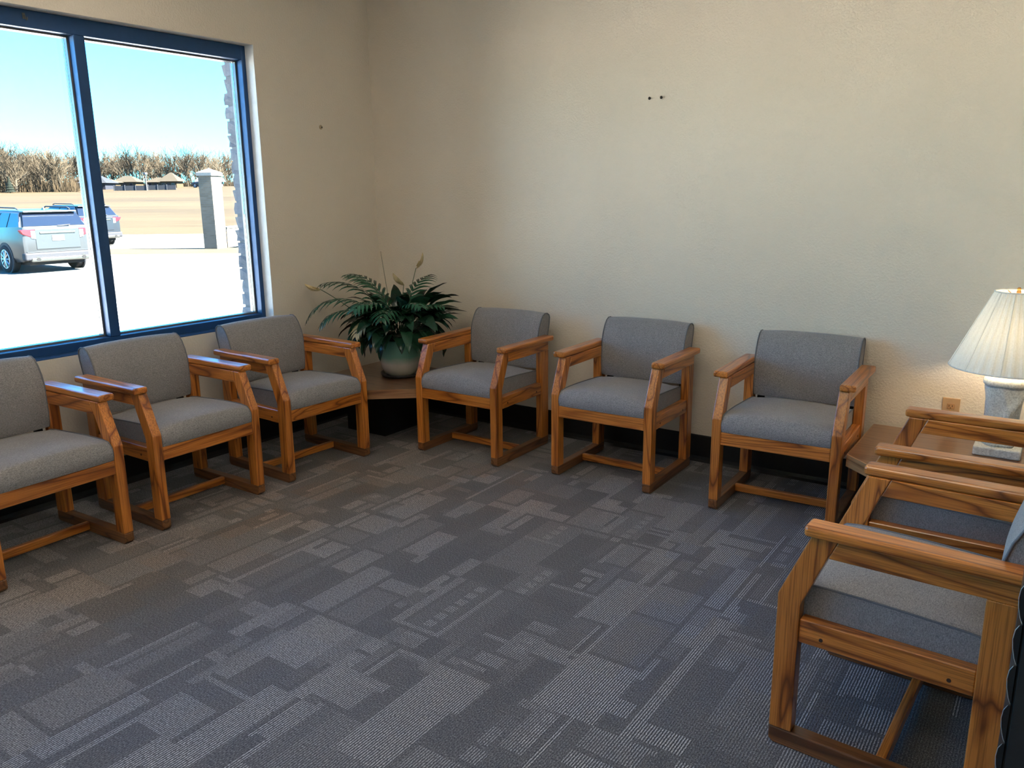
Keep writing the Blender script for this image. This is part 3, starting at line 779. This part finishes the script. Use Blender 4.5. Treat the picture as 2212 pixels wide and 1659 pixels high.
# gate pillar and low wall
ang = math.atan2(.22, .44)
pil = empty('gate_pillar', (-23.62, 15.58, GZ+.06), ang); tag(pil, 'square tan brick pillar with pyramid cap on the grass strip', 'pillar')
ob('shaft', bx(-.26, .26, -.40, .40, 0, 2.74), 'pillar_brick', pil)
b = bmesh.new(); a_ = [(-.31, -.45, 2.74), (.31, -.45, 2.74), (.31, .45, 2.74), (-.31, .45, 2.74)]
lo = [b.verts.new(p) for p in a_]; hi = [b.verts.new((p[0], p[1], 2.86)) for p in a_]; ap = b.verts.new((0, 0, 3.02))
b.faces.new(lo[::-1])
for i in range(4): b.faces.new([lo[i], lo[(i+1) % 4], hi[(i+1) % 4], hi[i]]); b.faces.new([hi[i], hi[(i+1) % 4], ap])
ob('cap', b, 'cap_stone', pil)
lw = empty('low_wall', (-23.75, 16.05, GZ+.06), ang); tag(lw, 'low tan brick wall joined to the gate pillar', 'wall')
ob('brickwork', bx(-.16, .16, .0, 4.5, 0, .74), 'pillar_brick', lw); ob('coping', bx(-.19, .19, .0, 4.5, .74, .80), 'cap_stone', lw)

# sport utility cars
def make_car(name, paint):
    t = empty(name)
    def ring(x, w, zb, zm, zt): return [(x, -w*.92, zb), (x, -w, zb+.14), (x, -w, zm), (x, -w*.965, zt), (x, w*.965, zt), (x, w, zm), (x, w, zb+.14), (x, w*.92, zb)]
    st = [ring(-1.04, .84, .48, .90, 1.22), ring(-1.00, .92, .40, .92, 1.26), ring(-.80, .98, .32, .95, 1.28), ring(0, 1.0, .28, .95, 1.26), ring(1.5, 1.0, .26, .92, 1.20), ring(2.5, .99, .26, .90, 1.15), ring(3.3, .97, .30, .86, 1.08), ring(3.75, .90, .36, .76, .95), ring(3.92, .78, .42, .66, .82)]
    bm = bmesh.new(); rows = [[bm.verts.new(p) for p in r_] for r_ in st]
    for A, B in zip(rows, rows[1:]):
        for j in range(8): bm.faces.new([A[j], A[(j+1) % 8], B[(j+1) % 8], B[j]])
    bm.faces.new(rows[0]); bm.faces.new(rows[-1][::-1])
    o = ob('body', bm, paint, t, True); smooth_sharp(o, 35)
    belt = [(-.98, -.93, 1.23), (2.35, -.93, 1.14), (2.35, .93, 1.14), (-.98, .93, 1.23)]
    roof = [(-.62, -.74, 1.70), (1.25, -.74, 1.74), (1.25, .74, 1.74), (-.62, .74, 1.70)]
    bm = bmesh.new(); A = [bm.verts.new(p) for p in belt]; B = [bm.verts.new(p) for p in roof]
    for i in range(4): bm.faces.new([A[i], A[(i+1) % 4], B[(i+1) % 4], B[i]])
    bm.faces.new(B); bm.faces.new(A[::-1])
    bmesh.ops.bevel(bm, geom=[e for e in bm.edges if min(v.co.z for v in e.verts) > 1.5 or abs(e.verts[0].co.z-e.verts[1].co.z) > .3], offset=.07, segments=3, affect='EDGES')
    ob('cabin', bm, paint, t, True); smooth_sharp(t.children[-1], 30)
    def quad(q, u0, u1, v0, v1, off, nm, mat, inset=.0):
        q = [Vector(p) for p in q]
        def P(u, v): return q[0].lerp(q[1], u).lerp(q[3].lerp(q[2], u), v)
        nrm = (q[1]-q[0]).cross(q[3]-q[0]).normalized(); bm = bmesh.new()
        c = [P(u0, v0), P(u1, v0), P(u1-inset, v1), P(u0+inset, v1)]
        a = [bm.verts.new(p+nrm*off) for p in c]; b = [bm.verts.new(p-nrm*.02) for p in c]
        bm.faces.new(a); bm.faces.new(b[::-1])
        for i in range(4): bm.faces.new([a[i], b[i], b[(i+1) % 4], a[(i+1) % 4]])
        return ob(nm, bm, mat, t)
    rear = [belt[3], belt[0], roof[0], roof[3]]
    rw_ = quad(rear, .04, .96, .12, .86, .012, 'rear_window', 'car_glass')
    quad([belt[1], belt[2], roof[2], roof[1]], .06, .94, .06, .92, .012, 'windscreen', 'car_glass')
    for q in ([belt[0], belt[1], roof[1], roof[0]], [belt[2], belt[3], roof[3], roof[2]]):
        fl = q[0][0] > 0
        for u0, u1 in ((.03, .25), (.27, .52), (.545, .80)):
            a_, b_ = (1-u1, 1-u0) if fl else (u0, u1)
            quad(q, a_, b_, .10, .86, .012, 'side_window', 'car_glass')
    ob('spoiler', bx(-.78, -.50, -.72, .72, 1.655, 1.70, .02, 2), paint, t)
    ob('wiper', tube(bmesh.new(), [(-.985, -.05, 1.29), (-.985, -.40, 1.31)], .014), 'cladding', rw_)
    b = bmesh.new(); prism(b, [(-.45, 1.72), (-.25, 1.72), (-.40, 1.80)], 1, -.015, .015); ob('antenna_fin', b, paint, t)
    for s in (-1, 1):
        ob('roof_rail', tube(bmesh.new(), [(-.45, s*.70, 1.73), (-.3, s*.70, 1.78), (1.0, s*.70, 1.80), (1.15, s*.70, 1.76)], .02), 'cladding', t)
        b = bmesh.new(); prism(b, [(s*.64, .97), (s*.92, 1.08), (s*.985, 1.20), (s*.60, 1.20)], 0, -1.055, -.90, .01, 1); tl = ob('taillight', b, 'taillight', t)
        b = bmesh.new(); prism(b, [(s*.60, .95), (s*.71, .97), (s*.71, 1.17), (s*.60, 1.17)], 0, -1.062, -1.045); ob('reverse_lamp', b, 'light_clear', tl)
        b = bmesh.new(); cyl(b, (-1.07, s*.62, .40), 0, .065, .10, 16); ex = ob('exhaust_tip', b, 'chrome', t)
        b = bmesh.new(); cyl(b, (-1.121, s*.62, .40), 0, .042, .006, 16); ob('exhaust_bore', b, 'tyre', ex)
        for wx in (0, 2.98):
            wh = empty('wheel', (wx, s*.90, .385)); wh.parent = t
            b = bmesh.new(); lathe(b, [(.25, -.12), (.36, -.125), (.385, -.10), (.385, .10), (.36, .125), (.25, .12)], 36); b.transform(Matrix.Rotation(R(90), 4, 'X')); ob('tyre', b, 'tyre', wh, True)
            b = bmesh.new(); cyl(b, (0, s*.105, 0), 1, .262, .02, 32); ob('rim', b, 'cladding', wh)
            b = bmesh.new()
            for k in range(10):
                a = 2*PI*k/10
                tube(b, [(math.cos(a)*.04, s*.128, math.sin(a)*.04), (math.cos(a)*.25, s*.125, math.sin(a)*.25)], .022, 5)
            tube(b, [(math.cos(2*PI*j/32)*.255, s*.122, math.sin(2*PI*j/32)*.255) for j in range(33)], .014, 5); cyl(b, (0, s*.13, 0), 1, .06, .03, 14)
            ob('spoke_wheel', b, 'rim', wh)
            b = bmesh.new(); cyl(b, (wx, s*.985, .40), 1, .445, .04, 40); ob('wheel_arch', b, 'cladding', t)
        b = bmesh.new(); prism(b, [(.38, .27), (2.6, .27), (2.6, .40), (.38, .40)], 1, *sorted((s*.96, s*1.012))); ob('sill_cladding', b, 'cladding', t)
    ob('tailgate_panel', bx(-1.055, -1.03, -.60, .60, .66, 1.215, .012, 2), paint, t)
    ob('rear_bumper', bx(-1.10, -.86, -.95, .95, .36, .58, .05, 3), 'cladding', t)
    ob('skid_plate', bx(-1.12, -1.0, -.80, .80, .32, .44, .03, 2), 'chrome', t)
    ob('garnish', bx(-1.075, -1.045, -.48, .48, 1.08, 1.13, .01, 2), 'chrome', t)
    ob('licence_plate', bx(-1.068, -1.05, -.165, .165, .88, 1.03), 'plate_white', t)
    ob('bumper_step', bx(-1.085, -1.02, -.88, .88, .575, .60, .01, 1), paint, t)
    ob('underbody', bx(-.85, 3.5, -.75, .75, .22, .34), 'tyre', t)
    return t
car = make_car('parked_car', 'car_silver')
hd = Vector((-.9994, .035, 0)); mid = Vector((-20.65, 7.63, GZ))
car.location = mid; car.rotation_euler = (0, 0, math.atan2(hd.y, hd.x)); tag(car, 'silver sport utility car seen from behind in the parking lot', 'car')
car2 = make_car('parked_car', 'car_blue'); car2.location = (-31.4, 14.75, GZ); car2.rotation_euler = (0, 0, R(182)); tag(car2, 'blue-grey sport utility car parked ahead of the silver car', 'car')
p = at(497, 165); car3 = copy_tree(car); car3.location = p; car3.rotation_euler = (0, 0, R(200)); tag(car3, 'far pale car parked by the white building', 'car')

# far houses, fence, pole
def house(px, D, w_, d_, h_, rh, wallm, roofm, lab, gable=False, face=None):
    p = at(px, D); t = empty('house', p, math.atan2(RT.y, RT.x)); tag(t, lab, 'house')
    ob('wall', bx(-w_/2, w_/2, -d_/2, d_/2, -1, h_), wallm, t)
    b = bmesh.new(); o_ = .5
    lo = [b.verts.new(q) for q in ((-w_/2-o_, -d_/2-o_, h_), (w_/2+o_, -d_/2-o_, h_), (w_/2+o_, d_/2+o_, h_), (-w_/2-o_, d_/2+o_, h_))]
    k_ = 0 if gable else d_*.45
    r1 = b.verts.new((-w_/2+k_-(o_ if gable else 0), 0, h_+rh)); r2 = b.verts.new((w_/2-k_+(o_ if gable else 0), 0, h_+rh))
    b.faces.new(lo[::-1]); b.faces.new([lo[0], lo[1], r2, r1]); b.faces.new([lo[1], lo[2], r2]); b.faces.new([lo[2], lo[3], r1, r2]); b.faces.new([lo[3], lo[0], r1])
    ob('roof', b, roofm, t)
    for k2, fx in enumerate((-.3, .28)):
        o = ob('window', bx(fx*w_-.35, fx*w_+.35, -d_/2-.06, -d_/2, .3, .9), 'house_white', t); ob('pane', bx(fx*w_-.3, fx*w_+.3, -d_/2-.08, -d_/2-.05, .36, .84), 'car_glass', o)
    ob('door', bx(-.3, .3, -d_/2-.07, -d_/2, 0, .9), 'house_blue', t)
    return t
house(265, 158, 4.6, 4.0, 1.15, 1.45, 'house_blue', 'roof_grey', 'far house with blue-grey hip roof')
house(290, 166, 2.6, 3.2, 1.1, .8, 'house_brick', 'roof_tan', 'far small brick house beside the blue-grey roof')
house(236, 170, 2.4, 3.2, 1.5, 1.1, 'house_brick', 'roof_tan', 'far brick house half hidden behind the mullion')
house(328, 172, 4.4, 3.4, 1.1, 1.2, 'house_brick', 'roof_tan', 'far brick house with tan roof behind the long fence')
house(390, 181, 3.8, 3.4, 1.0, 1.0, 'house_brick', 'roof_tan', 'far brick house right of the lamp pole')
house(416, 168, 3.2, 3.2, 1.2, 1.7, 'house_brick', 'roof_tan', 'far brick house just left of the gate pillar')
house(495, 178, 4.2, 3.0, .9, .9, 'house_white', 'roof_white', 'far white shed with white gable roof', True)
def fence(px0, px1, D, n, lab):
    a, b = at(px0, D), at(px1, D); t = empty('yard_fence', a); d = b-a; tag(t, lab, 'fence')
    for i in range(n):
        o = ob('fence_panel', bx(.05, d.length/n-.05, -.04, .04, -.3, .85), 'fence_grey', t); o.location = d*(i/n); o.rotation_euler = (0, 0, math.atan2(d.y, d.x))
        o = ob('post', bx(-.07, .07, -.07, .07, -.3, .95), 'fence_grey', t); o.location = d*(i/n)
fence(297, 363, 146, 3, 'long grey fence in front of the far brick houses')
fence(367, 424, 148, 3, 'long grey fence between lamp pole and gate pillar')
p = at(364, 146); t = empty('lamp_pole', p); ob('pole', tube(bmesh.new(), [(0, 0, 0), (0, 0, 2.9)], .11, 8), 'pole_grey', t); ob('lamp_head', bx(-.3, .3, -.2, .2, 2.7, 3.0), 'plate_white', t); tag(t, 'pale lamp pole standing between the two grey fences', 'pole')
p = at(248, 138); t = empty('loader', p, R(30)); tag(t, 'small yellow loader parked by the far houses', 'machine')
ob('chassis', bx(-1.0, .9, -.5, .5, .3, .75, .05, 1), 'machine_yellow', t); ob('cab', bx(-.6, .1, -.4, .4, .75, 1.4, .05, 1), 'house_blue', t); ob('bucket', prism(bmesh.new(), [(.9, .1), (1.5, .05), (1.3, .6), (.9, .5)], 1, -.6, .6), 'machine_yellow', t)
for sx_ in (-.65, .55):
    for sy_ in (-.5, .5): ob('wheel', cyl(bmesh.new(), (sx_, sy_, .3), 1, .3, .2, 14), 'tyre', t)

# bare winter trees
def tree_mesh(seed, h, n1):
    rg = random.Random(seed); bm = bmesh.new(); tw = bmesh.new()
    def branch(p, d, L, r, depth):
        q = p; pts = [p]; dd = d
        for i in range(3):
            dd = (dd+Vector((rg.uniform(-.18, .18), rg.uniform(-.18, .18), rg.uniform(-.02, .16)))).normalized(); q = q+dd*(L/3); pts.append(q)
        tube(bm if depth < 2 else tw, pts, r, 3 if depth else 5, r*.6)
        if depth < 3:
            for k in range(n1 if depth == 0 else (5 if depth == 1 else 4)):
                u = rg.uniform(.16 if depth == 0 else .3, 1.0); j = min(2, int(u*3)); P = pts[j].lerp(pts[j+1], u*3-j)
                a = rg.uniform(0, 2*PI); sp_ = rg.uniform(.45, .95)
                nd = (dd*math.cos(sp_)+(dd.orthogonal().normalized()*math.cos(a)+dd.cross(dd.orthogonal()).normalized()*math.sin(a))*math.sin(sp_)+Vector((0, 0, .25))).normalized()
                branch(P, nd, L*rg.uniform(.5, .72), max(r*.55, .022), depth+1)
    branch(Vector((0, 0, -.3)), Vector((0, 0, 1)), h*.55, h*.016, 0)
    out = []
    for b_, nm in ((bm, 'trunk'), (tw, 'twigs')):
        me = bpy.data.meshes.new(nm); b_.to_mesh(me); b_.free(); me.materials.append(MATS['bark_grey' if nm == 'trunk' else 'twig_brown']); out.append(me)
    return out
TREES = [tree_mesh(100+i, 7.5, 13) for i in range(6)]
def tree(px, D, s, lab, grp, rg):
    t = empty('bare_tree', at(px, D), rg.uniform(0, 6.28)); k = rg.choice(TREES); t.scale = (s*rg.uniform(.85, 1.2),)*2+(s,)
    for me, nm in zip(k, ('trunk', 'crown')):
        o = bpy.data.objects.new(nm, me); COL.objects.link(o); o.parent = t
    tag(t, lab, 'tree', grp)
rt = random.Random(3)
for i in range(84):
    px = -90+i*3.4+rt.uniform(-2, 2); hgt = 1.22-.0013*max(0, px)
    tree(px, rt.uniform(140, 166), hgt*rt.uniform(.80, 1.08), 'bare grey leafless tree in the wood beyond the dry field', 'bare trees of the wood', rt)
for i in range(62):
    px = 200+i*5.6+rt.uniform(-3, 3)
    tree(px, rt.uniform(182, 212), rt.uniform(.95, 1.25), 'bare leafless tree behind the far houses', 'bare trees behind the far houses', rt)
t = empty('evergreen_bush', at(84, 138)); tag(t, 'small dark evergreen standing before the bare wood', 'bush')
for k in range(5): ob('foliage_tier', lathe(bmesh.new(), [(.05, .3+k*.42), (.85-k*.15, .2+k*.38), (.35-k*.05, .75+k*.38), (.02, 1.1+k*.42)], 12), 'evergreen', t)
ob('trunk', tube(bmesh.new(), [(0, 0, -.2), (0, 0, .6)], .1), 'bark_grey', t)
# undergrowth along the edge of the wood: uncountable brush
V = []; F = []; rg = random.Random(9)
for i in range(15000):
    px = rg.uniform(-90, 560); D = rg.uniform(140, 172) if px < 225 else rg.uniform(186, 208); q = at(px, D); a = rg.uniform(0, 6.28); h = rg.uniform(.5, 4.2)*rg.random() if px < 225 else rg.uniform(.3, 2.6)*rg.random()**.5; r_ = rg.uniform(.03, .12)
    k = len(V); lean = Vector((rg.uniform(-.5, .5), rg.uniform(-.5, .5), h))
    for j in range(3): V.append(tuple(q+Vector((math.cos(a+j*2.09)*r_, math.sin(a+j*2.09)*r_, -.2))))
    V.append(tuple(q+lean)); F += [(k, k+1, k+3), (k+1, k+2, k+3), (k+2, k, k+3)]
o = pyd('undergrowth', V, F, 'brush'); tag(o, 'tangled brown brush at the foot of the bare trees', 'brush', None, 'stuff')
